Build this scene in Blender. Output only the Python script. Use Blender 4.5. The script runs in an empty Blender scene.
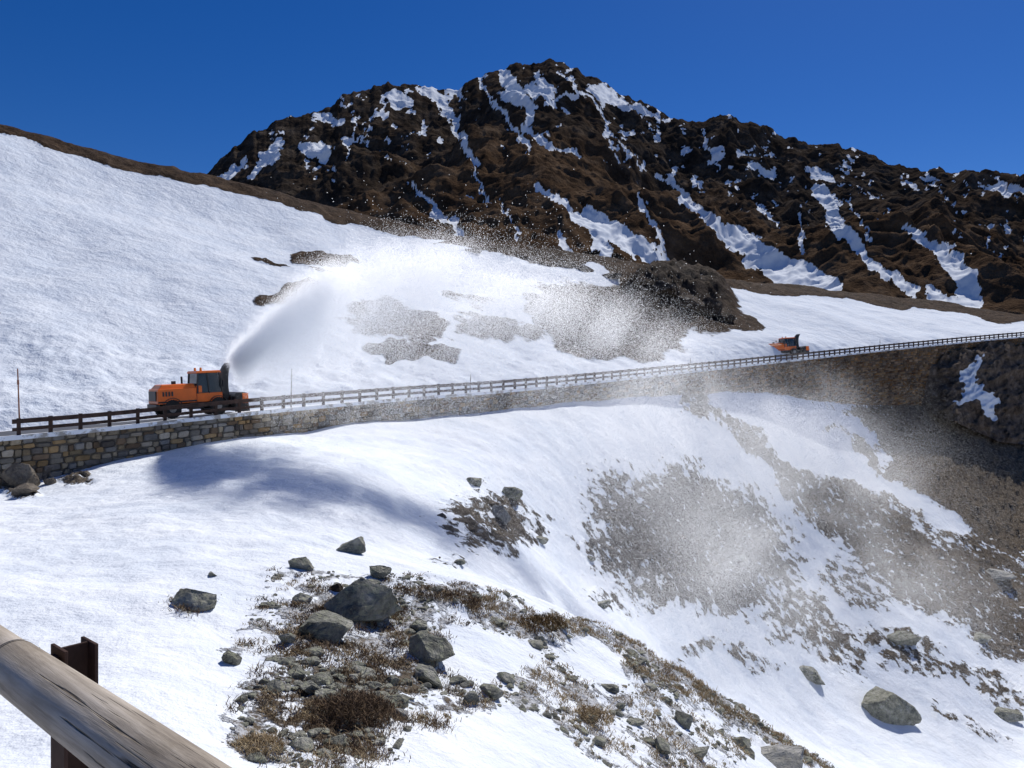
import bpy, bmesh, math
import numpy as np
from mathutils import Vector, Matrix
rng=np.random.default_rng(7)
F=750.0
scene=bpy.context.scene
az,el=math.radians(30),math.radians(51)
SUN=Vector((math.cos(el)*math.sin(az),math.cos(el)*math.cos(az),math.sin(el)))
def P(px,py,Y): return np.array([(px-512)/F*Y,Y,(384-py)/F*Y])
# ---------------------------------------------------------------- noise
def _h(ix,iy,iz,seed):
    n=np.sin(ix*127.1+iy*311.7+iz*74.7+seed*53.3)*43758.5453
    return n-np.floor(n)
def vn(x,y,z=None,seed=0):
    if z is None: z=np.zeros_like(x)
    ix,iy,iz=np.floor(x),np.floor(y),np.floor(z)
    fx,fy,fz=x-ix,y-iy,z-iz
    fx=fx*fx*(3-2*fx);fy=fy*fy*(3-2*fy);fz=fz*fz*(3-2*fz)
    def l(a,b,t): return a+(b-a)*t
    def pl(k):
        return l(l(_h(ix,iy,k,seed),_h(ix+1,iy,k,seed),fx),l(_h(ix,iy+1,k,seed),_h(ix+1,iy+1,k,seed),fx),fy)
    if np.all(z==0): return pl(iz)
    return l(pl(iz),pl(iz+1),fz)
def fbm(x,y,z=None,o=5,seed=0,g=.5,ridge=False):
    s=0;a=1;t=0
    for i in range(o):
        c,sn=math.cos(i*.7),math.sin(i*.7)
        xx=(x*c-y*sn)*2**i+i*17.3; yy=(x*sn+y*c)*2**i+i*9.1
        n=vn(xx,yy,None if z is None else z*2**i,seed+i)
        if ridge: n=1-abs(2*n-1)
        s=s+a*n;t+=a;a*=g
    return s/t
def pchip(xk,yk,x):
    xk=np.asarray(xk,float);yk=np.asarray(yk,float);x=np.asarray(x,float)
    h=np.diff(xk).reshape((-1,)+(1,)*(yk.ndim-1)); d=np.diff(yk,axis=0)/h
    m=np.zeros_like(yk)
    a,b=d[:-1],d[1:]
    with np.errstate(all='ignore'):
        hm=np.where(a*b>0,2*a*b/(a+b),0)
    m[1:-1]=np.nan_to_num(hm); m[0]=d[0];m[-1]=d[-1]
    i=np.clip(np.searchsorted(xk,x,side='right')-1,0,len(xk)-2)
    sh=(-1,)+(1,)*(yk.ndim-1)
    hh=(xk[i+1]-xk[i]).reshape(sh); t=((x-xk[i]).reshape(sh))/hh
    return (2*t**3-3*t**2+1)*yk[i]+(t**3-2*t**2+t)*hh*m[i]+(-2*t**3+3*t**2)*yk[i+1]+(t**3-t**2)*hh*m[i+1]
def sm(e0,e1,x):
    t=np.clip((x-e0)/(e1-e0),0,1);return t*t*(3-2*t)
# ---------------------------------------------------------------- mesh helper
def mesh_np(name,verts,faces,mat=None,smooth=True,cols=None,parent=None):
    me=bpy.data.meshes.new(name)
    faces=np.asarray(faces,dtype=np.int32);n,k=faces.shape
    verts=np.asarray(verts,dtype=np.float32)
    me.vertices.add(len(verts));me.vertices.foreach_set("co",verts.ravel())
    me.loops.add(n*k);me.loops.foreach_set("vertex_index",faces.ravel())
    me.polygons.add(n);me.polygons.foreach_set("loop_start",np.arange(0,n*k,k,dtype=np.int32))
    me.polygons.foreach_set("use_smooth",np.full(n,smooth,dtype=bool))
    if mat is not None: me.materials.append(mat)
    me.update(calc_edges=True)
    if cols is not None:
        a=me.color_attributes.new("mask",'FLOAT_COLOR','POINT')
        a.data.foreach_set("color",np.asarray(cols,dtype=np.float32).ravel())
    ob=bpy.data.objects.new(name,me);scene.collection.objects.link(ob)
    if parent: ob.parent=parent
    return ob
def grid_faces(nr,nc):
    i=np.arange(nr*nc).reshape(nr,nc)
    return np.stack([i[:-1,:-1],i[:-1,1:],i[1:,1:],i[1:,:-1]],-1).reshape(-1,4)
# ---------------------------------------------------------------- materials
class NT:
    def __init__(s,name):
        s.m=bpy.data.materials.new(name);s.m.use_nodes=True;s.t=s.m.node_tree;s.n=s.t.nodes;s.l=s.t.links
        s.b=s.n["Principled BSDF"]
    def new(s,t,**k):
        n=s.n.new(t)
        for a,v in k.items(): setattr(n,a,v)
        return n
    def ln(s,a,b): s.l.new(a,b)
    def noise(s,scale,detail=6,rough=.6,vec=None,dist=0):
        n=s.new('ShaderNodeTexNoise');n.inputs['Scale'].default_value=scale;n.inputs['Detail'].default_value=min(detail,6)
        n.inputs['Roughness'].default_value=rough;n.inputs['Distortion'].default_value=dist
        s.ln(vec or s.obj(),n.inputs['Vector']);return n.outputs['Fac']
    def obj(s):
        if not hasattr(s,'_o'): s._o=s.new('ShaderNodeNewGeometry').outputs['Position'] if getattr(s,'world',True) else s.new('ShaderNodeTexCoord').outputs['Object']
        return s._o
    def ramp(s,fac,stops,interp='LINEAR'):
        r=s.new('ShaderNodeValToRGB');r.color_ramp.interpolation=interp
        e=r.color_ramp.elements
        while len(e)<len(stops): e.new(.5)
        for q,(p,c) in zip(e,stops): q.position=p;q.color=(*c,1) if len(c)==3 else c
        s.ln(fac,r.inputs[0]);return r.outputs[0]
    def math(s,op,a,b=None,clamp=False):
        n=s.new('ShaderNodeMath',operation=op);n.use_clamp=clamp
        for i,v in enumerate([a,b]):
            if v is None: continue
            if isinstance(v,(int,float)): n.inputs[i].default_value=v
            else: s.ln(v,n.inputs[i])
        return n.outputs[0]
    def mix(s,f,a,b,typ='MIX'):
        n=s.new('ShaderNodeMix',data_type='RGBA',blend_type=typ)
        for k,v in ((0,f),(6,a),(7,b)):
            if isinstance(v,(int,float)): n.inputs[k].default_value=v
            elif isinstance(v,tuple): n.inputs[k].default_value=(*v,1)
            else: s.ln(v,n.inputs[k])
        return n.outputs[2]
    def bump(s,h,strength=.5,dist=.1,prev=None):
        b=s.new('ShaderNodeBump');b.inputs['Strength'].default_value=strength;b.inputs['Distance'].default_value=dist
        s.ln(h,b.inputs['Height'])
        if prev is not None: s.ln(prev,b.inputs['Normal'])
        return b.outputs[0]
    def attr(s):
        a=s.new('ShaderNodeAttribute',attribute_name='mask');sp=s.new('ShaderNodeSeparateColor');s.ln(a.outputs['Color'],sp.inputs[0]);return sp.outputs
SNOW=(0.80,0.83,0.865)
def terrain_mat(name,nscale,amp,bumpd,snowb,cols,fine,edge_=(.47,.55),SN=SNOW,spec=.04):
    N=NT(name);a=N.attr()
    n1=N.noise(nscale,10,.68)
    v=N.math('ADD',a[0],N.math('MULTIPLY',N.math('SUBTRACT',n1,.5),amp))
    gate=N.math('MULTIPLY',a[0],8,True)
    fac=N.math('MULTIPLY',N.ramp(v,[(edge_[0],(0,0,0)),(edge_[1],(1,1,1))]),gate)
    g1=N.noise(fine,8,.7); g2=N.noise(fine*.17,4,.6); g3=N.noise(fine*6,3,.6)
    grass=N.ramp(g1,[(.3,cols[0]),(.5,cols[1]),(.68,cols[2])])
    rock=N.ramp(g1,[(.3,cols[3]),(.5,cols[4]),(.7,cols[5])])
    t=N.math('ADD',a[1],N.math('MULTIPLY',N.math('SUBTRACT',g2,.5),1.6),True)
    bare=N.mix(t,grass,rock)
    bare=N.mix(N.math('MULTIPLY',g3,.7),bare,N.mix(1.0,bare,(.38,.35,.33),'MULTIPLY'))
    dn=N.math('ADD',N.noise(fine*3,6,.75),N.math('MULTIPLY',N.math('SUBTRACT',a[2],.5),.7))
    dust=N.math('MULTIPLY',N.ramp(dn,[(.5,(0,0,0)),(.6,(1,1,1))]),.8)
    bare=N.mix(dust,bare,(.72,.74,.77))
    sn=N.ramp(N.noise(.3,5,.62),[(.3,(SN[0]*.86,SN[1]*.89,SN[2]*.93)),(.6,SN)])
    N.ln(N.mix(fac,sn,bare),N.b.inputs['Base Color'])
    N.b.inputs['Roughness'].default_value=.8
    N.b.inputs['Specular IOR Level'].default_value=spec
    hb=N.math('MULTIPLY',N.noise(fine*1.3,6,.72),fac)
    hs=N.math('MULTIPLY',N.noise(.6,6,.66),snowb*2.4)
    h=N.math('ADD',hb,hs) if snowb>0 else hb
    N.ln(N.bump(h,1.0,bumpd),N.b.inputs['Normal'])
    return N.m
C_low=[(.05,.037,.027),(.165,.13,.092),(.32,.265,.195),(.06,.056,.052),(.155,.143,.13),(.28,.265,.245)]
m_low=terrain_mat('snow_and_alpine_ground',.9,1.7,.22,.5,C_low,2.2)
C_up=[(.024,.015,.010),(.075,.046,.028),(.14,.092,.056),(.02,.016,.014),(.058,.045,.036),(.115,.095,.078)]
m_up=terrain_mat('snow_and_turf',.25,.8,.6,.3,C_up,.6,SN=(.76,.80,.85))
m_oc=terrain_mat('outcrop_rock_and_snow',.6,.7,.9,.1,[(.05,.034,.022),(.17,.12,.082),(.32,.24,.17),(.06,.05,.04),(.18,.145,.115),(.33,.28,.23)],.55)
m_mt=terrain_mat('mountain_rock_and_snow',.045,.8,5,.0,[(.036,.023,.015),(.105,.068,.042),(.18,.124,.08),(.017,.014,.012),(.054,.043,.034),(.135,.11,.088)],.05,(.44,.56),spec=0)
def plain(name,col,rough=.5,var=.25,scale=4,bump=0.0,metal=0,spec=.5,bd=.02):
    N=NT(name);N.world=False
    n=N.noise(scale,7,.65)
    c2=tuple(max(0,c*(1-var)) for c in col);c3=tuple(min(1,c*(1+var)) for c in col)
    N.ln(N.ramp(n,[(.3,c2),(.7,c3)]),N.b.inputs['Base Color'])
    N.b.inputs['Roughness'].default_value=rough;N.b.inputs['Metallic'].default_value=metal
    N.b.inputs['Specular IOR Level'].default_value=spec
    if bump: N.ln(N.bump(N.noise(scale*3,8,.7),bump,bd),N.b.inputs['Normal'])
    return N.m
# ---------------------------------------------------------------- road edge
EPX=[-350,15,100,200,300,400,500,600,700,800,900,1024,1150,1350]
EPY=[475,438,430,419,409,400,392,382,371,360,349,337,328,316]
EY =[32,40,43,46.5,51,57,65,76,90,107,125,145,165,200]
EZ=[(384-b)/F*c for b,c in zip(EPY,EY)]
def edge(px):
    px=np.atleast_1d(px).astype(float)
    r=pchip(EPX,np.stack([EY,EZ],1),px);Y=r[:,0];Z=r[:,1]
    return np.stack([(px-512)/F*Y,Y,Z],1)
def wid(px): return pchip([-350,200,450,700,1024,1350],np.array([[6.5],[6.3],[8],[11.5],[14],[18]]),np.atleast_1d(px))[:,0]
# ---------------------------------------------------------------- masks helpers
def ell(px,py,cx,cy,rx,ry,rot=0,soft=.5):
    c,s=math.cos(math.radians(rot)),math.sin(math.radians(rot))
    dx,dy=px-cx,py-cy
    u=(dx*c+dy*s)/rx;v=(-dx*s+dy*c)/ry
    return 1-sm(1-soft,1+soft,np.sqrt(u*u+v*v))
def stroke(px,py,pts,w,soft=.5):
    best=np.full(px.shape,9e9)
    n=len(pts)
    ws=w if isinstance(w,(list,tuple)) else [w]*n
    for i in range(n-1):
        (x0,y0),(x1,y1)=pts[i],pts[i+1]
        dx,dy=x1-x0,y1-y0
        t=np.clip(((px-x0)*dx+(py-y0)*dy)/(dx*dx+dy*dy),0,1)
        d=np.hypot(px-x0-t*dx,py-y0-t*dy)/(ws[i]+(ws[i+1]-ws[i])*t)
        best=np.minimum(best,d)
    return 1-sm(1-soft,1+soft,best)
def sheet(cols_px,A,fine,rows):
    K=A.shape[1]
    A2=pchip(cols_px,A.reshape(len(cols_px),-1),fine).reshape(len(fine),K,2).transpose(1,0,2)
    s=np.concatenate([np.linspace(i,i+1,r,endpoint=False) for i,r in enumerate(rows)]+[[K-1]])
    G=pchip(np.arange(K),A2,s)
    Y=G[...,0];Z=G[...,1];X=(fine[None,:]-512)/F*Y
    return X,Y,Z,np.repeat(s[:,None],len(fine),1)
def fcols(): return np.concatenate([np.arange(-350,-40,12),np.arange(-40,1080,2.0),np.arange(1080,1351,12)])
# ---------------------------------------------------------------- lower slope
CP=[-350,0,150,300,450,600,750,850,950,1024,1350]
def z(py,Y): return (384-py)/F*Y
T={ -350:[(6,-3.3),(10,-4.7),(14,-5.1),(18,-5.2),(21,-5.1),(25,-5.0),(28.5,-4.9),(32,-5.6)],
 0:[(6,-3.5),(10,z(744,10)),(15,z(640,15)),(20,z(578,20)),(25,z(542,25)),(30,z(518,30)),(36,z(497,36)),(39.7,z(488,39.7))],
 150:[(6,-3.6),(10.5,z(745,10.5)),(15,z(645,15)),(21,z(568,21)),(27,z(525,27)),(33,z(497,33)),(39,z(474,39)),(44.6,z(454,44.6))],
 300:[(6,-3.9),(11,z(768,11)),(15,z(678,15)),(21,z(582,21)),(27,z(535,27)),(35,z(487,35)),(43,z(455,43)),(51,z(432,51))],
 450:[(6.5,-4.3),(12,z(768,12)),(17,z(672,17)),(24,z(584,24)),(30,z(560,30)),(40,z(510,40)),(50,z(455,50)),(60.7,z(415,60.7))],
 600:[(7,-4.9),(14,z(790,14)),(19,z(705,19)),(27,z(630,27)),(34,z(642,34)),(48,z(592,48)),(62,z(490,62)),(76,z(400,76))],
 750:[(7.5,-5.6),(16,z(860,16)),(21,z(780,21)),(29,z(715,29)),(38,z(740,38)),(56,z(690,56)),(78,z(540,78)),(98,z(390,98))],
 850:[(8,-6),(17,z(930,17)),(22,z(840,22)),(30,z(778,30)),(42,z(795,42)),(60,z(735,60)),(88,z(560,88)),(116,z(404,116))],
 950:[(8,-6.3),(18,z(1000,18)),(23,z(905,23)),(31,z(840,31)),(44,z(835,44)),(64,z(745,64)),(96,z(560,96)),(132.5,z(406,132.5))],
 1024:[(8,-6.5),(18,z(1050,18)),(24,z(950,24)),(33,z(880,33)),(47,z(835,47)),(68,z(750,68)),(104,z(560,104)),(145,z(418,145))],
 1350:[(8,-7),(19,-17),(26,-22),(36,-25),(55,-28),(85,-30),(130,-25),(200,z(390,200))]}
A=np.array([[(.4,-1.72),(2.2,-1.76)]+T[c] for c in CP],float)
fine=fcols()
LX,LY,LZ,LS=sheet(CP,A,fine,[4,14,40,50,55,45,55,70,60])
e=edge(fine)
k=sm(7,9,LS);LYn=LY+(e[:,1][None,:]-LY[-1:,:])*k;LX*=LYn/LY;LY=LYn
LPX=np.repeat(fine[None,:],LX.shape[0],0);LPY=384-F*LZ/LY
def low_mask(px,py,s):
    wx=(fbm(px/40,py/25,o=4,seed=3)-.5)*50;wy=(fbm(px/40,py/25,o=4,seed=9)-.5)*36
    x=px+wx;y=py+wy
    far=sm(5.0,5.4,s)
    near=np.zeros_like(px)
    for a in [(365,635,140,62,0,.53),(320,725,110,70,0,.54),(345,560,75,20,8,.5),(430,700,120,60,0,.45),(190,604,34,14,0,.45),(640,745,160,50,25,.46),(560,690,160,60,25,.46)]:
        near=np.maximum(near,a[5]*ell(x,y,*a[:5]))
    near=np.maximum(near,.58*stroke(x,y,[(430,592),(560,622),(700,692),(850,768),(950,830)],[9,14,20,24,26]))
    near=np.maximum(near,.44*stroke(x,y,[(300,560),(430,620),(560,690),(700,768)],[50,70,70,60]))
    near=np.maximum(near,.62*ell(x,y,350,700,70,36)+0)
    near-=.3*ell(x,y,480,650,45,26)+.3*ell(x,y,510,745,50,28)+.22*ell(x,y,590,665,40,16,25)
    f=np.zeros_like(px)
    for a in [(490,522,60,34,12,.58),(690,540,118,70,14,.72),(800,615,95,36,35,.56),(730,652,60,12,10,.5),(985,470,165,80,18,.98),(940,660,130,16,22,.52),(900,640,22,12,0,.55),
              (990,585,80,44,30,.66),(620,600,40,10,20,.44),(960,725,60,10,20,.44),(78,470,26,9,0,.55),(10,492,30,10,0,.6),(455,565,25,7,10,.5),(860,585,50,20,30,.5)]:
        f=np.maximum(f,a[5]*ell(x,y,*a[:5]))
    f=np.maximum(f,.66*stroke(x,y,[(690,395),(770,440),(850,520),(940,585),(1040,640)],[12,25,36,32,30]))
    f=np.maximum(f,.9*stroke(px,py+wy*.3,[(860,412),(930,418),(1030,440)],[8,12,20]))
    f-=.75*stroke(x+3,y,[(725,398),(800,438),(880,480),(955,528)],[12,17,13,7])
    f-=.5*stroke(x,y,[(790,405),(850,425),(900,470)],[5,8,4])
    nr=near*(1-sm(4.9,5.5,s))
    m=np.maximum(nr,f*far)
    tone=np.clip(.4+.55*ell(x,y,690,540,140,100)+.4*ell(x,y,490,522,70,45)-.35*ell(x,y,985,470,190,100)-.2*(s<5),0,1)
    dust=np.clip(.26+.38*(s<5.2)-.2*ell(x,y,985,450,170,80)-.3*ell(x,y,350,700,90,50),0,1)
    return np.clip(m,0,1),tone,dust
LM,LT,LD=low_mask(LPX,LPY,LS)
amp=sm(2.2,7,LY)
LZ=LZ+amp*((fbm(LX/6,LY/6,o=4,seed=21)-.5)*.6)+amp*sm(.2,.6,LM)*((fbm(LX/.9,LY/.9,o=4,seed=31,ridge=True)-.45)*.42)*np.clip(LY/25,.7,2)*(1-sm(8.7,9,LS))
LZ+= -sm(4.5,6,LS)*(1-sm(8.3,9,LS))*1.2*(fbm(LX/12+LY/30,LY/22,o=3,seed=5,ridge=True)-.5)*sm(500,640,LPX)
LZ+=amp*.17*(fbm(LX/1.3+LY/3,LY/1.0,o=3,seed=77)-.5)*(1-sm(8.7,9,LS))
lowcols=np.stack([LM,LT,LD,LT*0+1],-1)
low=mesh_np('snow_slope',np.stack([LX,LY,LZ],-1).reshape(-1,3),grid_faces(*LX.shape),m_low,True,lowcols.reshape(-1,4))
LPY=384-F*LZ/LY
def surf(px,py,smin=1.5,sheetdat=None):
    X,Y,Z,S,PY=sheetdat if sheetdat else (LX,LY,LZ,LS,LPY)
    c=int(np.argmin(abs(fine-px)))
    col=PY[:,c];ok=np.where((col<=py)&(S[:,c]>smin))[0]
    r=ok[0] if len(ok) else len(col)-1
    return np.array([X[r,c],Y[r,c],Z[r,c]])
# ---------------------------------------------------------------- upper slope
CU=[-350,0,150,300,450,600,750,850,950,1024,1350]
U={-350:[(52,z(330,52)),(65,z(210,65)),(80,z(110,80)),(96,z(20,96))],
 0:[(60,z(335,60)),(75,z(260,75)),(92,z(190,92)),(110,z(127,110))],
 150:[(63,z(345,63)),(80,z(280,80)),(100,z(218,100)),(120,z(168,120))],
 300:[(68,z(352,68)),(86,z(300,86)),(108,z(246,108)),(132,z(203,132))],
 450:[(78,z(358,78)),(96,z(312,96)),(118,z(262,118)),(145,z(236,145))],
 600:[(96,z(352,96)),(112,z(315,112)),(132,z(276,132)),(170,z(262,170))],
 750:[(116,z(342,116)),(130,z(324,130)),(155,z(300,155)),(190,z(284,190))],
 850:[(134,z(338,134)),(150,z(324,150)),(178,z(306,178)),(215,z(294,215))],
 950:[(153,z(334,153)),(168,z(325,168)),(195,z(313,195)),(235,z(305,235))],
 1024:[(171,z(329,171)),(188,z(324,188)),(213,z(320,213)),(250,z(318,250))],
 1350:[(232,z(305,232)),(250,z(300,250)),(280,z(296,280)),(320,z(294,320))]}
B=[]
for c in CU:
    ee=edge(c)[0];w=wid(c)[0]
    B.append([(ee[1]+.3,ee[2]-.08),(ee[1]+w,ee[2]-.05),(ee[1]+w+1.5,ee[2]+.95)]+U[c]+[(U[c][3][0]*1.25,U[c][3][1]*1.0-3),(U[c][3][0]*1.7,-5)])
UX,UY,UZ,US=sheet(CU,np.array(B,float),fine,[14,14,60,60,60,60,12,8])
UPX=np.repeat(fine[None,:],UX.shape[0],0);UPY=384-F*UZ/UY
wx=(fbm(UPX/30,UPY/14,o=4,seed=13)-.5)*40;wy=(fbm(UPX/30,UPY/14,o=4,seed=19)-.5)*18
x=UPX+wx;y=UPY+wy
UM=np.zeros_like(UX)
for a in [(325,260,32,6,8,.95),(275,265,20,3,10,.9),(330,273,20,2.5,10,.75),(292,301,38,9,-12,.95),(0,317,7,3,0,.8),(605,320,78,37,12,1.2),(500,251,62,6,5,1.0),(560,260,65,7,5,1.0),
          (680,300,60,24,12,1.2),(415,352,48,8,5,.85),(395,325,60,22,10,.68),(640,274,44,8,8,1.0),(495,328,60,14,10,.62),(470,300,35,8,10,.55),(620,355,60,5,0,.5),(740,320,22,6,10,.7)]:
    UM=np.maximum(UM,a[5]*ell(x,y,*a[:5]))
UM=np.clip(UM,0,1)*(US>2.2)
ridge=pchip([-350,0,100,200,300,450,560,620,720,860,1024,1350],np.array([[3],[3.5],[7],[9],[8],[6],[4],[8],[10],[6],[6],[6]]),fine)[:,0]
cr=UPY[(US[:,0]>=6).argmax(),:]
UM=np.maximum(UM,1.0*(1-sm(.75,1.2,(UPY+wy*.6-cr[None,:])/ridge[None,:]))*sm(4.2,4.8,US))
UM=np.maximum(UM,sm(6.0,6.05,US))
UT=np.clip(.1+.5*ell(x,y,608,322,90,40)+.5*ell(x,y,530,258,110,12)+.5*ell(x,y,685,300,50,20),0,1)
g=sm(2.1,3.2,US)*(1-.5*sm(5.6,6,US))
UZ+=g*((fbm(UX/22,UY/22,o=4,seed=41)-.5)*3.8)+g*sm(.4,.9,UM)*(fbm(UX/3,UY/3,o=4,seed=45,ridge=True)-.4)*(1.0+2.4*ell(UPX,UPY,680,300,60,22)+1.0*ell(UPX,UPY,605,322,80,36))
UZ+=(sm(1.9,2.1,US)*(1-sm(2.9,3.3,US)))*(fbm(UX/2,UY/2,o=4,seed=47)-.5)*.8
UZ+=2.8*ell(UPX,UPY,680,294,50,12,8,.3)*g
UZ+=1.2*ell(UPX,UPY,530,262,90,12,6,.4)*g
up=mesh_np('snow_hill',np.stack([UX,UY,UZ],-1).reshape(-1,3),grid_faces(*UX.shape),m_up,True,np.stack([UM,UT,UT*0,UT*0+1],-1).reshape(-1,4))
UPY=384-F*UZ/UY
# ---------------------------------------------------------------- mountain
MC=np.array([(-500,345),(-100,330),(60,290),(120,245),(170,205),(210,172),(235,150),(270,125),(300,116),(322,111),(345,98),(385,85),(410,86),(430,88),(455,90),(480,78),(500,72),(520,65),(545,62),(560,65),(578,74),(600,84),(640,104),(670,120),(690,127),(720,121),(745,127),(775,138),(800,145),(850,150),(880,160),(920,172),(960,178),(1000,182),(1024,187),(1100,200),(1250,235),(1500,300)],float)
mcol=np.concatenate([np.arange(-500,180,20),np.arange(180,1060,1.25),np.arange(1060,1501,12)])
cpy=pchip(MC[:,0],MC[:,1:2],mcol)[:,0]
cpy=cpy+(fbm(mcol/9,mcol*0,o=4,seed=61,g=.6)-.5)*9*sm(190,230,mcol)
cY=pchip([-500,210,545,690,850,1024,1500],np.array([[800],[850],[1050],[950],[860],[760],[700]]),mcol)[:,0]
nr=430
t=np.linspace(0,1,nr)[:,None]
Yb=300+0*mcol
MY=Yb+(cY-Yb)*t**1.0
Zc=(384-cpy)/F*cY
Zb=(384-345)/F*Yb
MZ=Zb+(Zc-Zb)*(.8*t**1.1+.2*t**2.2)
MX=(mcol-512)/F*MY
MPX=np.repeat(mcol[None],nr,0)
env=np.sin(np.pi*np.clip(t,0,1))**.6
wA=(fbm(MX/110+3,MY/110+MX/300,o=4,seed=131)-.5);wB=(fbm(MX/110+9,MY/110-MX/260,o=4,seed=137)-.5)
q=MX-(MY-600)*.35+wA*150
RX=MX*.78+MY*.63+wB*70;RY=-MX*.63+MY*.78+wA*70
rel=(fbm(q/140,MY/430+MX/800+wB,o=2,seed=101,ridge=True,g=.4)-.55)*88*env
rel+=(fbm(RX/75,RY/75,o=5,seed=111,ridge=True,g=.55)-.5)*36*(env*.85+.12)
rel+=(fbm(RY/21,RX/21,o=4,seed=117,ridge=True,g=.55)-.5)*8
MZ2=MZ+rel*.8; MY2=MY-rel*.4
MPY=384-F*MZ2/MY2; MPXd=512+F*MX/MY2
wx=(fbm(MPX/12,MPY/12,o=5,seed=71,g=.65)-.5)*20;wy=(fbm(MPX/12,MPY/12,o=5,seed=79,g=.65)-.5)*20
x=MPXd+wx;y=MPY+wy
S=np.zeros_like(MX)
for pts,w in [([(428,88),(440,104),(456,128),(475,160)],[6,4.5,3,2.5]),([(415,183),(432,205),(462,232)],[2.5,3.5,3]),([(505,76),(518,92),(532,108),(526,130)],[5,6,5,3]),
  ([(522,128),(548,140),(582,157)],[2.5,3.5,2.5]),([(538,185),(570,208),(602,232),(606,262)],[3,4.5,8,6]),([(588,212),(630,240),(685,278)],[5,10,8]),
  ([(592,90),(625,107),(656,117)],[4,4,2]),([(657,172),(690,200),(722,228),(770,262),(835,287)],[2.5,4.5,7,15,9]),([(735,232),(790,275)],[10,15]),
  ([(820,188),(832,218),(868,258),(912,292)],[6,8,5,6]),([(907,226),(938,246),(966,276),(968,312)],[3,7,12,11]),([(640,196),(652,222),(668,262)],[2.2,3,2.5]),
  ([(282,140),(252,172)],[3,3.5]),([(800,215),(802,248)],[1.6,2]),([(752,165),(773,176)],[4,3]),([(536,76),(552,92)],[3,5]),([(545,105),(572,92)],[2,3]),([(930,292),(960,306)],[5,7]),
  ([(480,80),(500,112),(530,150)],[1.5,2,1.5]),([(455,90),(440,100)],[3,3]),([(220,178),(245,160)],[4,3]),([(560,70),(600,110),(620,160)],[1.6,2,1]),([(700,130),(720,170)],[1.3,1.3]),([(870,240),(850,200)],[2,1.3]),([(758,200),(775,222)],[2,1.5]),([(560,232),(568,252)],[4,4]),
  ([(470,160),(490,205)],[1.2,1]),([(385,95),(372,125)],[1.5,1.2]),([(610,130),(645,170)],[1.2,1]),([(500,195),(520,235)],[1,1.2]),([(355,125),(345,160)],[1.3,1])]:
    S=np.maximum(S,stroke(x,y,pts,w,.35))
for a in [(327,117,14,4),(400,100,15,7),(512,97,13,9),(312,150,13,8),(266,158,8,8),(325,155,6,6),(716,153,9,5),(822,175,14,4),(908,183,9,3),(1010,188,18,4),(930,178,8,2),(540,92,13,6),(850,160,5,3),(605,93,10,4),(640,110,10,3),(380,112,8,3),(345,140,5,3),(470,195,4,2),(685,150,6,3)]:
    S=np.maximum(S,ell(x,y,*a,15,.4))
spr=fbm(MPXd/9,MPY/7,o=4,seed=91,g=.65)
S=np.maximum(S,.9*sm(.66,.71,spr)*(1-sm(40,110,MPY-cpy[None]))*sm(230,320,MPX))
MM=1-np.clip(S*1.3,0,1)
MZ2-=S*2.5*env
hmap=sm(.25,.7,t+(fbm(MX/120,MY/120,o=4,seed=121)-.5)*.6)
MT=hmap*.95+0*MX
bk=np.array([1.08,1.3,1.8,2.6])[:,None]
X=np.concatenate([MX,MX[-1:]*bk]);Y=np.concatenate([MY2,MY2[-1:]*bk]);Z=np.concatenate([MZ2,MZ2[-1:]*np.array([.93,.7,.3,-.1])[:,None]])
MMf=np.concatenate([MM,np.ones((4,len(mcol)))]);MTf=np.concatenate([MT,np.ones((4,len(mcol)))])
mt=mesh_np('mountain',np.stack([X,Y,Z],-1).reshape(-1,3),grid_faces(*X.shape),m_mt,True,np.stack([MMf,MTf,MTf*0,MTf*0+1],-1).reshape(-1,4))
N=NT('far_ground');N.ln(N.ramp(N.noise(.01,8,.6),[(.4,(.09,.06,.04)),(.55,(.8,.82,.86))]),N.b.inputs['Base Color'])
mesh_np('ground',[(-9000,-9000,-60),(9000,-9000,-60),(9000,9000,-60),(-9000,9000,-60)],[(0,1,2,3)],N.m)
# ---------------------------------------------------------------- road
ep=np.arange(-350,1351,4.0);E=edge(ep);W=wid(ep)
rows=[]
for q in np.linspace(0,1,9):
    Yq=E[:,1]+.25+(W-.1)*q
    rows.append(np.stack([(ep-512)/F*Yq,Yq,E[:,2]+.03+.05*math.sin(math.pi*q)],1))
R=np.stack(rows)
sn=sm(215,250,ep)[None,:]*np.ones((9,1));sn=np.maximum(sn,np.array([1,.45,.1,0,0,0,.1,.45,1])[:,None])
N=NT('road_asphalt_with_snow');a=N.attr()
v=N.math('ADD',a[0],N.math('MULTIPLY',N.math('SUBTRACT',N.noise(.8,8,.65),.5),.9))
fac=N.ramp(v,[(.42,(0,0,0)),(.5,(1,1,1))])
asp=N.ramp(N.noise(8,6,.7),[(.3,(.035,.036,.04)),(.7,(.075,.075,.08))])
N.ln(N.mix(fac,asp,SNOW),N.b.inputs['Base Color']);N.b.inputs['Roughness'].default_value=.55
N.ln(N.bump(N.noise(3,8,.6),.6,.05),N.b.inputs['Normal'])
mesh_np('road',R.reshape(-1,3),grid_faces(9,len(ep)),N.m,True,np.stack([sn,sn*0,sn*0,sn*0+1],-1).reshape(-1,4))
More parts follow.
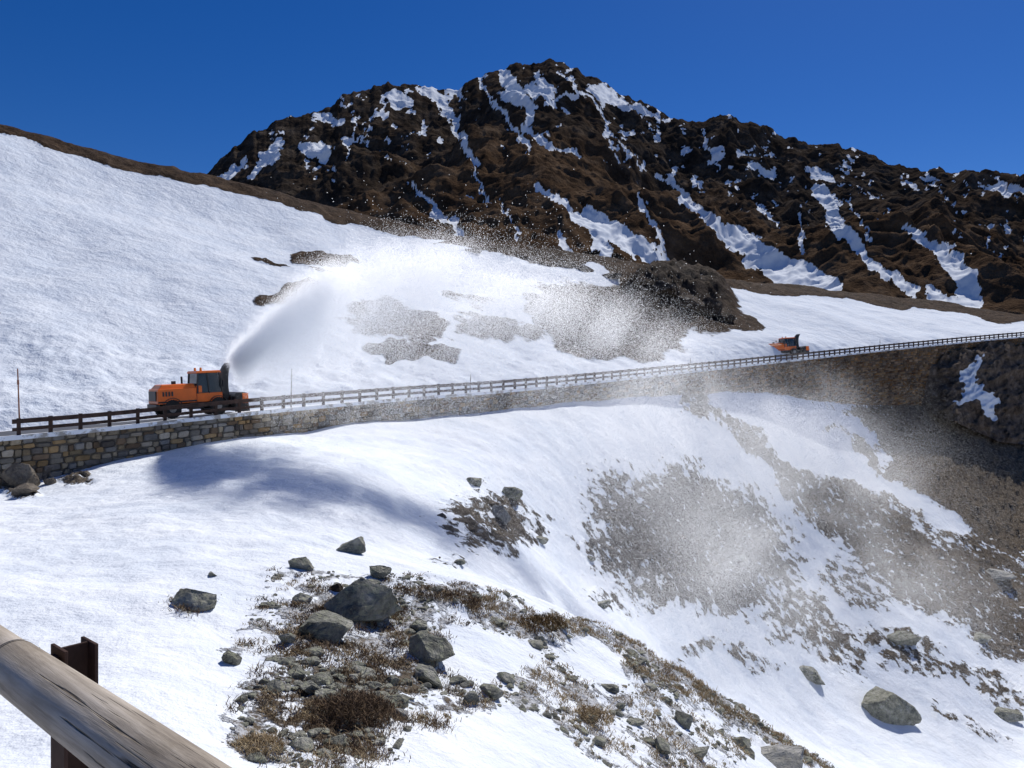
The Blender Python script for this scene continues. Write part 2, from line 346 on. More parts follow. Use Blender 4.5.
# ---------------------------------------------------------------- retaining wall with individual stones
N=NT('wall_stone');a=N.new('ShaderNodeAttribute',attribute_name='mask')
c=N.mix(N.math('MULTIPLY',N.noise(5,6,.7),.9),a.outputs['Color'],N.mix(1.0,a.outputs['Color'],(.35,.32,.28),'MULTIPLY'))
c=N.mix(1.0,c,N.ramp(N.noise(.25,5,.6),[(.35,(.62,.6,.58)),(.62,(1.1,1.1,1.1))]),'MULTIPLY')
N.ln(c,N.b.inputs['Base Color']);N.b.inputs['Roughness'].default_value=.9
N.b.inputs['Specular IOR Level'].default_value=.15
N.ln(N.bump(N.noise(6,5,.7),.8,.05),N.b.inputs['Normal']);m_stone=N.m
m_mortar=plain('wall_mortar',(.12,.105,.085),.95,.4,3,.5,spec=.1)
wp=np.arange(-350,1250,.5);WE=edge(wp)
seg=np.hypot(np.diff(WE[:,0]),np.diff(WE[:,1]));arc=np.concatenate([[0],np.cumsum(seg)])
tan=np.gradient(WE[:,:2],axis=0);tan/=np.linalg.norm(tan,axis=1)[:,None];nor=np.stack([tan[:,1],-tan[:,0]],1)
base=np.interp(wp,fine,LZ[-1])-.4
def wallpt(s,off):
    i=np.interp(s,arc,np.arange(len(arc)))
    f=lambda a:np.interp(i,np.arange(len(arc)),a)
    return f(WE[:,0])+f(nor[:,0])*off,f(WE[:,1])+f(nor[:,1])*off,f(WE[:,2]),f(base)
ss=np.arange(0,arc[-1],1.0)
x0,y0,zt,zb=wallpt(ss,.02);xb,yb,_,_=wallpt(ss,-.5)
V=np.concatenate([np.stack([x0,y0,zb],1),np.stack([x0,y0,zt],1),np.stack([xb,yb,zt],1)]);n=len(ss)
wall=bpy.data.objects.new('stone_retaining_wall',None);scene.collection.objects.link(wall)
mesh_np('wall_core',V,grid_faces(3,n),m_mortar,False,parent=wall)
pal=np.array([(.38,.30,.19),(.32,.29,.24),(.45,.38,.27),(.21,.19,.17),(.42,.29,.15),(.32,.31,.29),(.50,.44,.35),(.25,.18,.12)])
sv=[];sf=[];sc=[]
maxh=12.0;v0=0.;nb=0
sR=float(np.interp(600,wp,arc));sR2=float(np.interp(760,wp,arc))
while v0<maxh:
    h=rng.uniform(.22,.42)
    s=rng.uniform(-.5,0)
    L=[]
    while s<arc[-1]-1.5:
        l=rng.uniform(.24,.9)*(1+.4*(s>60));L.append((s,l));s+=l
    L=np.array(L);cs=L[:,0]+L[:,1]/2
    _,_,zt,zb=wallpt(cs,0)
    keep=(zt-v0-h*.5)>zb
    L=L[keep]
    m=len(L)
    if m:
        ang=np.linspace(0,2*np.pi,9)[:-1]+.39
        ux=np.sign(np.cos(ang))*abs(np.cos(ang))**.45*.5;uy=np.sign(np.sin(ang))*abs(np.sin(ang))**.45*.5
        jx=rng.uniform(.8,1.0,(m,8));jy=rng.uniform(.78,1.06,(m,8));vj=rng.uniform(-.05,.05,(m,1))
        s_c=(L[:,0]+L[:,1]/2)[:,None]
        for ring,(sc_,off) in enumerate([(1.04,.0),(.97,.07),(.78,.10)]):
            S_=s_c+ux*jx*L[:,1:2]*sc_;Vv=v0+h/2+vj+uy*jy*h*sc_
            o=off*rng.uniform(.6,1.5,(m,1))+.02
            X_,Y_,Z_,_=wallpt(S_.ravel(),0)
            i=np.interp(S_.ravel(),arc,np.arange(len(arc)))
            nx=np.interp(i,np.arange(len(arc)),nor[:,0]);ny=np.interp(i,np.arange(len(arc)),nor[:,1])
            oo=np.repeat(o,8,1).ravel()
            sv.append(np.stack([X_+nx*oo,Y_+ny*oo,Z_-Vv.ravel()],1))
            cc=pal[rng.integers(0,len(pal),m)] if ring==0 else cc
            if ring==0: cc=cc*rng.uniform(.6,1.25,(m,1))
            kk=sm(sR,sR2,L[:,0:1]);cst=cc*1.1*(1-kk)+kk*cc*np.array([.78,.61,.48])
            sc.append(np.repeat(cst,8,0))
        b0=nb+np.arange(m)[:,None]*8;st=m*8
        for r_ in range(2):
            for j in range(8):
                j2=(j+1)%8
                sf.append(np.concatenate([b0+r_*st+j,b0+r_*st+j2,b0+(r_+1)*st+j2,b0+(r_+1)*st+j],1))
        t_=b0+2*st
        for q in [(0,1,2,3),(0,3,4,7),(4,5,6,7)]: sf.append(np.concatenate([t_+k for k in q],1))
        nb+=3*st
    v0+=h
sc=np.concatenate(sc);
mesh_np('wall_stones',np.concatenate(sv),np.concatenate(sf),m_stone,False,np.concatenate([sc,np.ones((len(sc),1))],1),parent=wall)
def ribbon(name,offs,zs,mat,s0,s1,step=.8,parent=None,closed=True):
    ss=np.arange(s0,s1,step);rr=[]
    for o,zz in zip(offs,zs):
        X_,Y_,Z_,_=wallpt(ss,0);i=np.interp(ss,arc,np.arange(len(arc)))
        nx=np.interp(i,np.arange(len(arc)),nor[:,0]);ny=np.interp(i,np.arange(len(arc)),nor[:,1])
        rr.append(np.stack([X_+nx*o,Y_+ny*o,Z_+zz],1))
    if closed: rr.append(rr[0])
    return mesh_np(name,np.stack(rr).reshape(-1,3),grid_faces(len(rr),len(ss)),mat,False,parent=parent)
N=NT('coping_concrete_snow')
N.ln(N.mix(N.ramp(N.noise(1.2,6,.65),[(.42,(0,0,0)),(.5,(1,1,1))]),(.36,.34,.31),SNOW),N.b.inputs['Base Color']);N.b.inputs['Roughness'].default_value=.85
ribbon('coping',[.2,.2,-.3,-.3],[-.1,.14,.14,-.1],N.m,0,arc[-1]-2,parent=wall)
# ---------------------------------------------------------------- guard rail
N=NT('weathered_rail');N.ln(N.ramp(N.noise(3,6,.6),[(.3,(.03,.019,.015)),(.7,(.085,.05,.038))]),N.b.inputs['Base Color']);N.b.inputs['Roughness'].default_value=.7;N.b.inputs['Specular IOR Level'].default_value=.2;m_rail=N.m
gr=bpy.data.objects.new('guard_rail',None);scene.collection.objects.link(gr)
s_start=float(np.interp(12,wp,arc));s_end=float(np.interp(1230,wp,arc))
ribbon('top_beam',[.12,.12,-.1,-.1],[.76,1.0,1.0,.76],m_rail,s_start,s_end,1.0,gr)
ribbon('middle_beam',[.08,.08,.0,.0],[.36,.54,.54,.36],m_rail,s_start,s_end,1.0,gr)
pv=[];pf=[];c=0
for s in np.arange(s_start+.3,s_end,1.5):
    X_,Y_,Z_,_=wallpt(np.array([s]),0);i=int(np.interp(s,arc,np.arange(len(arc))));nn=nor[i];tt=tan[i]
    for dz in (0.1,1.04):
        for a_,b_ in ((-1,-1),(1,-1),(1,1),(-1,1)):
            pv.append((X_[0]+tt[0]*a_*.09+nn[0]*(b_*.07-.02),Y_[0]+tt[1]*a_*.09+nn[1]*(b_*.07-.02),Z_[0]+dz))
    for q in [(0,1,5,4),(1,2,6,5),(2,3,7,6),(3,0,4,7),(4,5,6,7)]: pf.append([c+k for k in q])
    c+=8
mesh_np('posts',pv,pf,m_rail,False,parent=gr)
m_pole=plain('pole_paint',(.30,.12,.06),.6,.3,5)
m_pole2=plain('pole_grey',(.12,.11,.10),.6,.3,5)
def pole(px,d,h,mat,lean=0):
    e_=edge(px)[0];bm=bmesh.new()
    bmesh.ops.create_cone(bm,cap_ends=True,segments=10,radius1=.045,radius2=.03,depth=h,matrix=Matrix.Translation((0,0,h/2)))
    bmesh.ops.create_cone(bm,cap_ends=True,segments=10,radius1=.055,radius2=.055,depth=.25,matrix=Matrix.Translation((0,0,h*.8)))
    me=bpy.data.meshes.new('snow_pole');bm.to_mesh(me);bm.free();me.materials.append(mat)
    o=bpy.data.objects.new('snow_pole',me);scene.collection.objects.link(o)
    o.location=(e_[0]*(1+d/e_[1]),e_[1]+d,e_[2]);o.rotation_euler=(0,math.radians(lean),0)
pole(20,.3,3.7,m_pole,-2);pole(291,.5,2.8,m_pole2,1);pole(470,8,1.8,m_pole2,2);pole(690,10,2.0,m_pole2,2);pole(880,12,2.6,m_pole2)
# ---------------------------------------------------------------- rocks
def ico(sub):
    bm=bmesh.new();bmesh.ops.create_icosphere(bm,subdivisions=sub,radius=1);bm.verts.ensure_lookup_table()
    v=np.array([q.co[:] for q in bm.verts]);f=np.array([[w.index for w in p.verts] for p in bm.faces]);bm.free();return v,f
def rock_shape(v,r,cuts=14,nz=.18,rough=.06):
    v=v.copy();sd=r.integers(0,1000)
    n=fbm(v[:,0]*1.3+5,v[:,1]*1.3+5,v[:,2]*1.3+5,o=4,seed=sd)
    v*=(1+(n[:,None]-.5)*nz*3)
    for k_ in range(cuts):
        d=r.normal(size=3);d[2]*=.8;d/=np.linalg.norm(d);o=r.uniform(.4,.85)
        ex=np.maximum(0,v@d-o);v-=ex[:,None]*d
    n=fbm(v[:,0]*3.5+5,v[:,1]*3.5+5,v[:,2]*3.5+5,o=5,seed=sd+3,ridge=True,g=.55)
    v*=(1+(n[:,None]-.5)*rough*2.6)
    return v
def rockmat(name,cols):
    N=NT(name)
    n=N.noise(1.6,6,.7);n2=N.noise(7,5,.7)
    c_=N.ramp(n,[(.32,cols[0]),(.5,cols[1]),(.66,cols[2])])
    lich=N.ramp(n2,[(.5,(0,0,0)),(.6,(1,1,1))])
    c_=N.mix(N.math('MULTIPLY',lich,.6),c_,cols[3])
    N.ln(c_,N.b.inputs['Base Color']);N.b.inputs['Roughness'].default_value=.85;N.b.inputs['Specular IOR Level'].default_value=.2
    N.ln(N.bump(N.math('ADD',N.noise(4,6,.72),N.math('MULTIPLY',N.noise(1.2,3,.6,dist=1.5),1.5)),1.0,.25),N.b.inputs['Normal'])
    return N.m
m_rock=rockmat('lichen_granite',[(.10,.10,.085),(.28,.275,.23),(.48,.465,.41),(.40,.41,.28)])
m_rockp=rockmat('pale_granite',[(.25,.24,.22),(.4,.39,.36),(.55,.53,.5),(.4,.39,.33)])
m_rockb=rockmat('brown_rock',[(.022,.016,.011),(.07,.05,.036),(.13,.098,.072),(.10,.075,.048)])
m_rockw=rockmat('tan_rock',[(.08,.065,.052),(.18,.15,.12),(.3,.26,.21),(.26,.22,.16)])
IC4=ico(5);IC2=ico(2);IC1=ico(1)
def boulder(px,py,w,h,mat=None,dep=.8,rot=None,sd=None,smin=1.5,name='boulder',dat=None):
    r=np.random.default_rng(sd if sd is not None else int(px*7+py))
    p=surf(px,py+h*.42,smin,dat);k_=p[1]/F
    v=rock_shape(IC4[0],r,int(r.integers(14,24)))
    mx=np.abs(v).max(0);v/=mx
    W_=w*k_/2;H_=h*k_/2*1.25
    v=v*np.array([W_,W_*dep,H_])
    a=math.radians(rot if rot is not None else r.uniform(-14,14))
    c_,s_=math.cos(a),math.sin(a);v=np.stack([v[:,0]*c_-v[:,2]*s_,v[:,1],v[:,0]*s_+v[:,2]*c_],1)
    o=mesh_np(name,v,IC4[1],mat or m_rock,True)
    o.location=(p[0],p[1]+W_*.5,p[2]+H_*.45);return o
for b in [(355,604,80,42,m_rock,.8,14),(316,628,68,30),(428,653,54,32),(424,677,42,20),(352,547,34,17),(195,602,54,20),(232,660,22,13),(300,566,26,12),(274,690,28,14),(420,628,24,12),
          (310,690,26,12),(288,640,20,12),(378,575,24,12),(470,700,20,12),(240,700,16,8),(335,745,30,14),(300,600,22,10),
          (685,722,20,14),(662,748,22,16),(700,755,26,12),(590,720,20,10),(745,745,30,12),(330,702,40,14),(210,575,12,5),
          (540,640,16,8),(610,690,22,9)]:
    boulder(*b,smin=1.5)
boulder(785,764,70,22,m_rockp);boulder(400,715,18,9,m_rockp);boulder(335,590,16,9,m_rockb)
for b in [(895,708,66,44,m_rock),(502,517,24,20,m_rockp),(513,494,22,14),(474,482,18,10),(640,597,16,7),(812,678,42,12),(602,605,22,8),(540,540,18,8),(460,565,16,6),(905,642,34,14),
          (1000,580,40,12,m_rockp),(742,560,20,8),(985,640,30,8),(1010,720,36,10),(590,560,12,6)]:
    boulder(*b,smin=5.6)
for b in [(12,476,34,26),(36,470,24,24),(22,490,28,12),(68,468,12,6),(85,474,14,6),(2,460,24,20),(48,482,14,8)]: boulder(*b[:4],mat=m_rockw,smin=7.5)
# rocky outcrop under the road at right
oc=np.arange(905,1110,1.0);ov=np.linspace(0,1,100)[:,None]
OE=edge(oc);blend=sm(910,960,oc)[None]
otop=np.interp(oc,[905,940,960,990,1024,1110],[374,362,352,346,342,338])[None]+(fbm(oc/9,oc*0,o=4,seed=3)-.5)[None]*16
obot=np.interp(oc,[905,950,1000,1110],[412,420,442,455])[None]
opy=otop+(obot-otop)*ov
rn=fbm(oc[None]/22+opy/60,opy/20,o=5,seed=55,ridge=True,g=.58)
oy=OE[:,1][None]+1.2*(1-blend)-blend*(.4+9.0*ov**1.0+4.5*(rn-.35))
jx=(fbm(oc[None]/6,opy/6,o=4,seed=8)-.5)*16;jy=(fbm(oc[None]/6,opy/6,o=4,seed=18)-.5)*16
snw=stroke(oc[None]+jx,opy+jy,[(978,360),(966,380),(974,392),(992,402),(990,416)],[3,7,8,7,5],.35)
snw=np.maximum(snw,stroke(oc[None]+jx,opy+jy,[(958,404),(976,396)],[2,4],.3))
ob_=mesh_np('rock_outcrop',np.stack([(oc[None]-512)/F*oy,oy,(384-opy)/F*oy],-1).reshape(-1,3),grid_faces(100,len(oc))[:,::-1],m_oc,True,np.stack([1-snw,.45+0*opy,0*opy,1+0*opy],-1).reshape(-1,4))
UD=(UX,UY,UZ,US,UPY)
for b in [(562,262,30,12),(585,268,24,8),(610,276,26,8),(640,282,30,10),(665,290,34,16),(690,300,36,20),(712,308,30,20),(470,250,24,5),(520,256,28,6),(540,262,24,6),(730,318,20,12),(650,300,24,12)]:
    boulder(*b,mat=m_rockb,smin=3.2,name='rock_outcrop',dat=UD)
def scatter(name,pos,size,mat,flat=.6,ic=IC1,seed=0):
    r=np.random.default_rng(seed);tm=[rock_shape(ic[0],r,9) for _ in range(10)]
    n=len(pos);nv=len(ic[0]);ti=r.integers(0,10,n);V=np.stack(tm)[ti]
    a=r.uniform(0,6.28,n);V=V*(size[:,None,None]*np.stack([r.uniform(.7,1.4,n),r.uniform(.7,1.2,n),r.uniform(.4,.9,n)*flat*1.4],1)[:,None,:])
    c_,s_=np.cos(a)[:,None],np.sin(a)[:,None]
    V=np.stack([V[...,0]*c_-V[...,1]*s_,V[...,0]*s_+V[...,1]*c_,V[...,2]],-1)+pos[:,None,:]
    f=ic[1][None]+(np.arange(n)*nv)[:,None,None]
    return mesh_np(name,V.reshape(-1,3),f.reshape(-1,3),mat,False)
def sample(w,n,X=None,Y=None,Z=None,seed=0):
    X=LX if X is None else X;Y=LY if Y is None else Y;Z=LZ if Z is None else Z
    r=np.random.default_rng(seed)
    area=np.abs(np.gradient(Y,axis=0)*np.gradient(X,axis=1));p=(w*area).ravel();p=np.maximum(p,0);p/=p.sum()
    i=r.choice(len(p),n,p=p)
    pos=np.stack([X.ravel()[i],Y.ravel()[i],Z.ravel()[i]],1)
    k_=pos[:,1]/F*2
    pos[:,0]+=r.uniform(-.5,.5,n)*k_;return pos,i
vis=(LPX>-50)&(LPX<1080)
clump=sm(.45,.65,fbm(LX/1.5,LY/1.5,o=3,seed=201))
w=np.clip(LM-.3,0,1)**1.3*(LS<5.2)*vis*(.15+clump)
pos,i=sample(w,3000,seed=1);sz=np.random.default_rng(1).lognormal(-3.0,.7,3000);scatter('loose_stones',pos,np.clip(sz,.015,.28),m_rock,seed=1,ic=IC2)
w=np.clip(LM-.35,0,1)*(LS>5.4)*vis*(.25+clump)
pos,i=sample(w,5000,seed=2);sz=np.random.default_rng(2).lognormal(-2.2,.55,5000);scatter('scree',pos,np.clip(sz,.05,.45),m_rockw,seed=2,ic=IC1)
def blades(name,pos,hgt,lean,mat,wd=.012,seed=0):
    r=np.random.default_rng(seed);n=len(pos);a=r.uniform(0,6.28,n)
    d=np.stack([np.cos(a),np.sin(a),0*a],1);ld=r.normal(size=(n,3))*lean;ld[:,2]=0
    h=hgt[:,None]*np.array([0,0,1.]);W_=wd*(pos[:,1:2]/14+.3)
    b0=pos-d*W_;b1=pos+d*W_;m_=pos+h*.6+ld*hgt[:,None]*.5;tp=pos+h*.9+ld*hgt[:,None]*1.3
    V=np.stack([b0,b1,m_+d*W_*.7,m_-d*W_*.7,tp],1).reshape(-1,3)
    k_=(np.arange(n)*5)[:,None]
    f=np.concatenate([k_+np.array([[0,1,2]]),k_+np.array([[0,2,3]]),k_+np.array([[3,2,4]])])
    return mesh_np(name,V,f,mat,False)
def leafmat(name,a,b):
    N=NT(name);N.ln(N.ramp(N.noise(6,4,.7),[(.35,a),(.65,b)]),N.b.inputs['Base Color']);N.b.inputs['Roughness'].default_value=.8;N.b.inputs['Specular IOR Level'].default_value=.1;return N.m
m_gr=leafmat('dry_grass',(.21,.145,.08),(.52,.41,.25));m_sh=leafmat('shrub_twigs',(.065,.043,.029),(.19,.13,.08))
cl2=sm(.47,.6,fbm(LX/.8,LY/.8,o=3,seed=231))
w=np.clip(LM-.33,0,1)*(LS<5.1)*vis*(.08+cl2)
tp,_=sample(w,2600,seed=5);r=np.random.default_rng(5)
pos=np.repeat(tp,14,0)+r.normal(size=(2600*14,3))*np.array([.09,.09,.0]);blades('dry_grass_tufts',pos,r.uniform(.04,.13,len(pos)),.6,m_gr,.006,5)
tp,_=sample(w*(LPX<480),450,seed=6)
pos=np.repeat(tp,40,0)+r.normal(size=(450*40,3))*np.array([.14,.14,.0]);blades('heather',pos,r.uniform(.04,.12,len(pos)),.6,m_sh,.007,6)
def shrub(px,py,w,h,n,mat,name='dwarf_shrub'):
    p=surf(px,py+h*.4);k_=p[1]/F;r=np.random.default_rng(int(px))
    q=r.normal(size=(n,3));q/=np.linalg.norm(q,axis=1)[:,None];q*=r.uniform(.3,1,(n,1))**.5;q[:,2]=abs(q[:,2])
    q*=1+.5*(fbm(q[:,0]*2+3,q[:,1]*2+3,q[:,2]*2,o=2,seed=int(px))[:,None]-.5)
    pos=p+q*np.array([w*k_/2,w*k_/2.6,h*k_*.7])
    blades(name,pos,r.uniform(.04,.11,n),.7,mat,.007,int(px))
shrub(352,705,90,36,3800,m_sh);shrub(540,625,60,16,1800,leafmat('brown_heath',(.07,.045,.02),(.2,.13,.06)));shrub(385,600,26,36,700,m_gr);shrub(255,745,60,18,1200,m_gr);shrub(590,715,50,18,1200,m_gr)
# ---------------------------------------------------------------- snow blower
m_or=plain('orange_paint',(.84,.16,.012),.38,.12,1.2)
m_bk=plain('black_steel',(.018,.018,.02),.5,.4,3)
m_ty=plain('tyre_rubber',(.02,.02,.02),.9,.3,8,.3)
m_gl=plain('tinted_glass',(.012,.02,.025),.08,.2,1,spec=.8)
m_gy=plain('grey_metal',(.25,.25,.25),.45,.3,4,metal=.6)
m_am=plain('amber_lens',(.8,.3,.02),.2,.1,3)
def hexa(bm,pts):
    vs=[bm.verts.new(p) for p in pts]
    for q in [(0,3,2,1),(4,5,6,7),(0,1,5,4),(1,2,6,5),(2,3,7,6),(3,0,4,7)]: bm.faces.new([vs[k_] for k_ in q])
def bx(bm,x0,x1,y0,y1,z0,z1,tx0=0,tx1=0,ty=0):
    hexa(bm,[(x0,y0,z0),(x1,y0,z0),(x1,y1,z0),(x0,y1,z0),(x0+tx0,y0+ty,z1),(x1-tx1,y0+ty,z1),(x1-tx1,y1-ty,z1),(x0+tx0,y1-ty,z1)])
def part(name,fn,mat,parent,bev=.03):
    bm=bmesh.new();fn(bm);bmesh.ops.recalc_face_normals(bm,faces=bm.faces)
    me=bpy.data.meshes.new(name);bm.to_mesh(me);bm.free();me.materials.append(mat)
    o=bpy.data.objects.new(name,me);scene.collection.objects.link(o);o.parent=parent
    if bev:
        b=o.modifiers.new('b','BEVEL');b.width=bev;b.segments=2;b.limit_method='ANGLE'
    return o
def cyl(bm,c,r,d,axis='Y',seg=28,r2=None):
    M=Matrix.Translation(c)@(Matrix.Rotation(math.pi/2,4,'X') if axis=='Y' else Matrix.Rotation(math.pi/2,4,'Y') if axis=='X' else Matrix.Identity(4))
    bmesh.ops.create_cone(bm,cap_ends=True,segments=seg,radius1=r,radius2=r if r2 is None else r2,depth=d,matrix=M)
def blower(loc,ang,pitch=0):
    R_=bpy.data.objects.new('snow_blower',None);scene.collection.objects.link(R_)
    R_.location=loc;R_.rotation_euler=(0,-pitch,ang)
    part('chassis',lambda b:(bx(b,-3,2.3,-.55,.55,.55,.95),bx(b,-3.15,-2.9,-1.1,1.1,.6,.95)),m_bk,R_)
    part('engine_hood',lambda b:(bx(b,-3.05,-.35,-1.12,1.12,.95,1.95,.06,0,.03),bx(b,-2.9,-.4,-.98,.98,1.93,2.22,.25,0,.14)),m_or,R_,.06)
    def gr_(b):
        for sy in(-1,1):
            for i_ in range(4): bx(b,-2.7+i_*.2,-2.58+i_*.2,*sorted((sy*1.09,sy*1.13)),1.45,1.75)
        bx(b,-3.09,-3.0,-.8,.8,1.15,1.8)
    part('hood_grilles',gr_,m_bk,R_,.008)
    part('hood_stripe',lambda b:[bx(b,-3.02,-.36,*sorted((sy*1.1,sy*1.128)),1.02,1.12) for sy in(-1,1)],m_bk,R_,0)
    def exh(b): cyl(b,(-.75,.75,2.4),.07,.6,'Z',14);cyl(b,(-1.7,-.4,2.3),.16,.25,'Z',18)
    part('exhaust',exh,m_bk,R_,.01)
    part('cab_lower',lambda b:(bx(b,-.33,1.55,-1.08,1.08,.95,1.55,0,.02),bx(b,-.32,.1,-1.0,1.0,1.55,2.05)),m_or,R_,.04)
    part('cab_glass',lambda b:bx(b,-.24,1.5,-1.0,1.0,1.5,2.88,.1,.2,.07),m_gl,R_,.02)
    def pil(b):
        for sy in(-1,1):
            for xa,xb in((-.3,-.2),(.55,.45),(1.52,1.3)):
                w_=.1;ya,yb=sy*1.03,sy*.95
                hexa(b,[(xa,ya-.05,1.5),(xa+w_,ya-.05,1.5),(xa+w_,ya+.05,1.5),(xa,ya+.05,1.5),(xb,yb-.05,2.9),(xb+w_,yb-.05,2.9),(xb+w_,yb+.05,2.9),(xb,yb+.05,2.9)])
        bx(b,-.3,1.6,-1.06,1.06,1.5,1.58)
    part('cab_pillars',pil,m_bk,R_,.01)
    part('cab_roof',lambda b:(bx(b,-.3,1.55,-1.02,1.02,2.88,3.04,.08,.08,.06)),m_or,R_,.04)
    part('roof_lights',lambda b:[bx(b,1.45,1.55,y_-.12,y_+.12,2.9,3.04) for y_ in(-.75,-.4,.4,.75)],m_gy,R_,.01)
    part('beacon',lambda b:(cyl(b,(.2,.6,3.15),.09,.22,'Z',16,.07),cyl(b,(.2,-.6,3.15),.09,.22,'Z',16,.07)),m_am,R_,.01)
    part('mirrors',lambda b:[(bx(b,1.5,1.56,sy*1.3-.1,sy*1.3+.1,1.9,2.35),bx(b,1.45,1.5,*sorted((sy*.95,sy*1.3)),2.35,2.39)) for sy in(-1,1)],m_bk,R_,.01)
    part('steps_and_tank',lambda b:[(bx(b,-.9,.1,*sorted((sy*.6,sy*1.1)),.5,.95),bx(b,.15,.6,*sorted((sy*.95,sy*1.15)),.45,.5),bx(b,.15,.6,*sorted((sy*.95,sy*1.15)),.7,.75)) for sy in(-1,1)],m_bk,R_,.02)
    for i_,(x_,y_) in enumerate([(-2.05,-.92),(-2.05,.92),(1.2,-.92),(1.2,.92)]):
        def wh(b,x_=x_,y_=y_):
            cyl(b,(x_,y_,.6),.6,.42,'Y',36)
            for k_ in range(22):
                a=k_/22*6.283;M=Matrix.Translation((x_+.6*math.cos(a),y_,.6+.6*math.sin(a)))@Matrix.Rotation(-a,4,'Y')
                bmesh.ops.create_cube(b,size=1,matrix=M@Matrix.Diagonal((.06,.42,.08,1)))
        part('wheel_%d'%(i_+1),wh,m_ty,R_,.015)
        part('hub_%d'%(i_+1),lambda b,x_=x_,y_=y_:(cyl(b,(x_,y_*1.2,.6),.24,.1,'Y',20,.24),cyl(b,(x_,y_*1.26,.6),.11,.1,'Y',12)),m_gy,R_,.01)
        def fd(b,x_=x_,y_=y_):
            for k_ in range(8):
                a=math.radians(15+150*k_/8);a2=math.radians(15+150*(k_+1)/8)
                f_=lambda a,r,yy:(x_+r*math.cos(a),yy,.6+r*math.sin(a))
                ya,yb=y_-.26,y_+.26
                hexa(b,[f_(a,.7,ya),f_(a2,.7,ya),f_(a2,.7,yb),f_(a,.7,yb),f_(a,.74,ya),f_(a2,.74,ya),f_(a2,.74,yb),f_(a,.74,yb)])
        part('fender_%d'%(i_+1),fd,m_bk,R_,0)
    def head(b):
        n_=12
        for k_ in range(n_):
            a=math.radians(70+220*k_/n_);a2=math.radians(70+220*(k_+1)/n_);f_=lambda a,r,yy:(2.95+r*math.cos(a),yy,.78+r*math.sin(a))
            hexa(b,[f_(a,.62,-1.3),f_(a2,.62,-1.3),f_(a2,.62,1.3),f_(a,.62,1.3),f_(a,.68,-1.3),f_(a2,.68,-1.3),f_(a2,.68,1.3),f_(a,.68,1.3)])
        bx(b,1.9,2.4,-.5,.5,.4,1.3);bx(b,2.2,2.5,-.9,.9,.5,1.2)
    part('blower_housing',head,m_bk,R_,0)
    def sides(b):
        for sy in(-1,1):
            bx(b,2.3,3.45,*sorted((sy*1.3,sy*1.36)),.12,1.42,.12,.2)
    part('blower_side_plates',sides,m_bk,R_,.015)
    part('side_markers',lambda b:[bx(b,2.9,3.35,*sorted((sy*1.37,sy*1.40)),.7,1.38) for sy in(-1,1)],m_or,R_,.01)
    def aug(b):
        cyl(b,(3.0,0,.75),.12,2.6,'Y',16)
        for sg in(-1,1):
            prev=None
            for k_ in range(61):
                tt=k_/60;y_=sg*(1.28-1.2*tt);a=tt*4*math.pi
                v0_=b.verts.new((3.0+.12*math.cos(a),y_,.75+.12*math.sin(a)));v1_=b.verts.new((3.0+.5*math.cos(a),y_,.75+.5*math.sin(a)))
                if prev: b.faces.new((prev[0],prev[1],v1_,v0_))
                prev=(v0_,v1_)
    part('auger',aug,m_or,R_,0)
    def chute(b):
        ps=[(2.0,1.2,.34),(2.0,1.9,.30),(2.05,2.5,.28),(2.15,2.95,.26),(2.32,3.3,.24),(2.5,3.52,.22)]
        for (xa,za,ra),(xb,zb_,rb) in zip(ps[:-1],ps[1:]):
            hexa(b,[(xa-ra,-ra,za),(xa+ra,-ra,za),(xa+ra,ra,za),(xa-ra,ra,za),(xb-rb,-rb,zb_),(xb+rb,-rb,zb_),(xb+rb,rb,zb_),(xb-rb,rb,zb_)])
        cyl(b,(2.0,0,1.35),.42,.16,'Z',24)
    part('chute',chute,m_bk,R_,0)
    part('lift_arms',lambda b:[hexa(b,[(1.4,y_-.07,.8),(2.4,y_-.07,.6),(2.4,y_+.07,.6),(1.4,y_+.07,.8),(1.4,y_-.07,1.0),(2.4,y_-.07,.8),(2.4,y_+.07,.8),(1.4,y_+.07,1.0)]) for y_ in(-.7,.7)],m_gy,R_,.01)
    return R_
def road_frame(px,inn):
    e_=edge(px)[0];i=int(np.interp(px,wp,np.arange(len(wp))));tt=tan[i];nn=nor[i]
    return np.array([e_[0]-nn[0]*inn,e_[1]-nn[1]*inn,e_[2]+.08]),math.atan2(tt[1],tt[0])
l1,a1=road_frame(210,2.3);b1=blower(l1,a1,math.radians(3.0));b1.scale=(.87,.9,.95)
p2=surf(784,350,2.0,UD)
b2=blower((p2[0],p2[1],p2[2]-1.0),a1-math.radians(35),math.radians(4));b2.scale=(1.05,1,.95)
# ---------------------------------------------------------------- snow spray
N=NT('snow_crystals')
d=N.new('ShaderNodeBsdfDiffuse');d.inputs[0].default_value=(.97,.975,.98,1);tr=N.new('ShaderNodeBsdfTranslucent');tr.inputs[0].default_value=(.965,.975,.985,1)
mx=N.new('ShaderNodeMixShader');mx.inputs[0].default_value=.82;N.ln(d.outputs[0],mx.inputs[1]);N.ln(tr.outputs[0],mx.inputs[2]);N.ln(mx.outputs[0],N.n['Material Output'].inputs[0]);m_spray=N.m
sd=np.array(SUN[:])
def flakes(name,pos,size,seed):
    r=np.random.default_rng(seed);n=len(pos)
    nn=sd[None]+r.normal(size=(n,3))*.28;nn/=np.linalg.norm(nn,axis=1)[:,None]
    a=np.cross(nn,r.normal(size=(n,3)));a/=np.linalg.norm(a,axis=1)[:,None];b=np.cross(nn,a)
    s=size[:,None]
    V=np.stack([pos+a*s,pos-a*s*.5+b*s*.87,pos-a*s*.5-b*s*.87],1).reshape(-1,3)
    return mesh_np(name,V,np.arange(n*3).reshape(-1,3),m_spray,False)
r=np.random.default_rng(77)
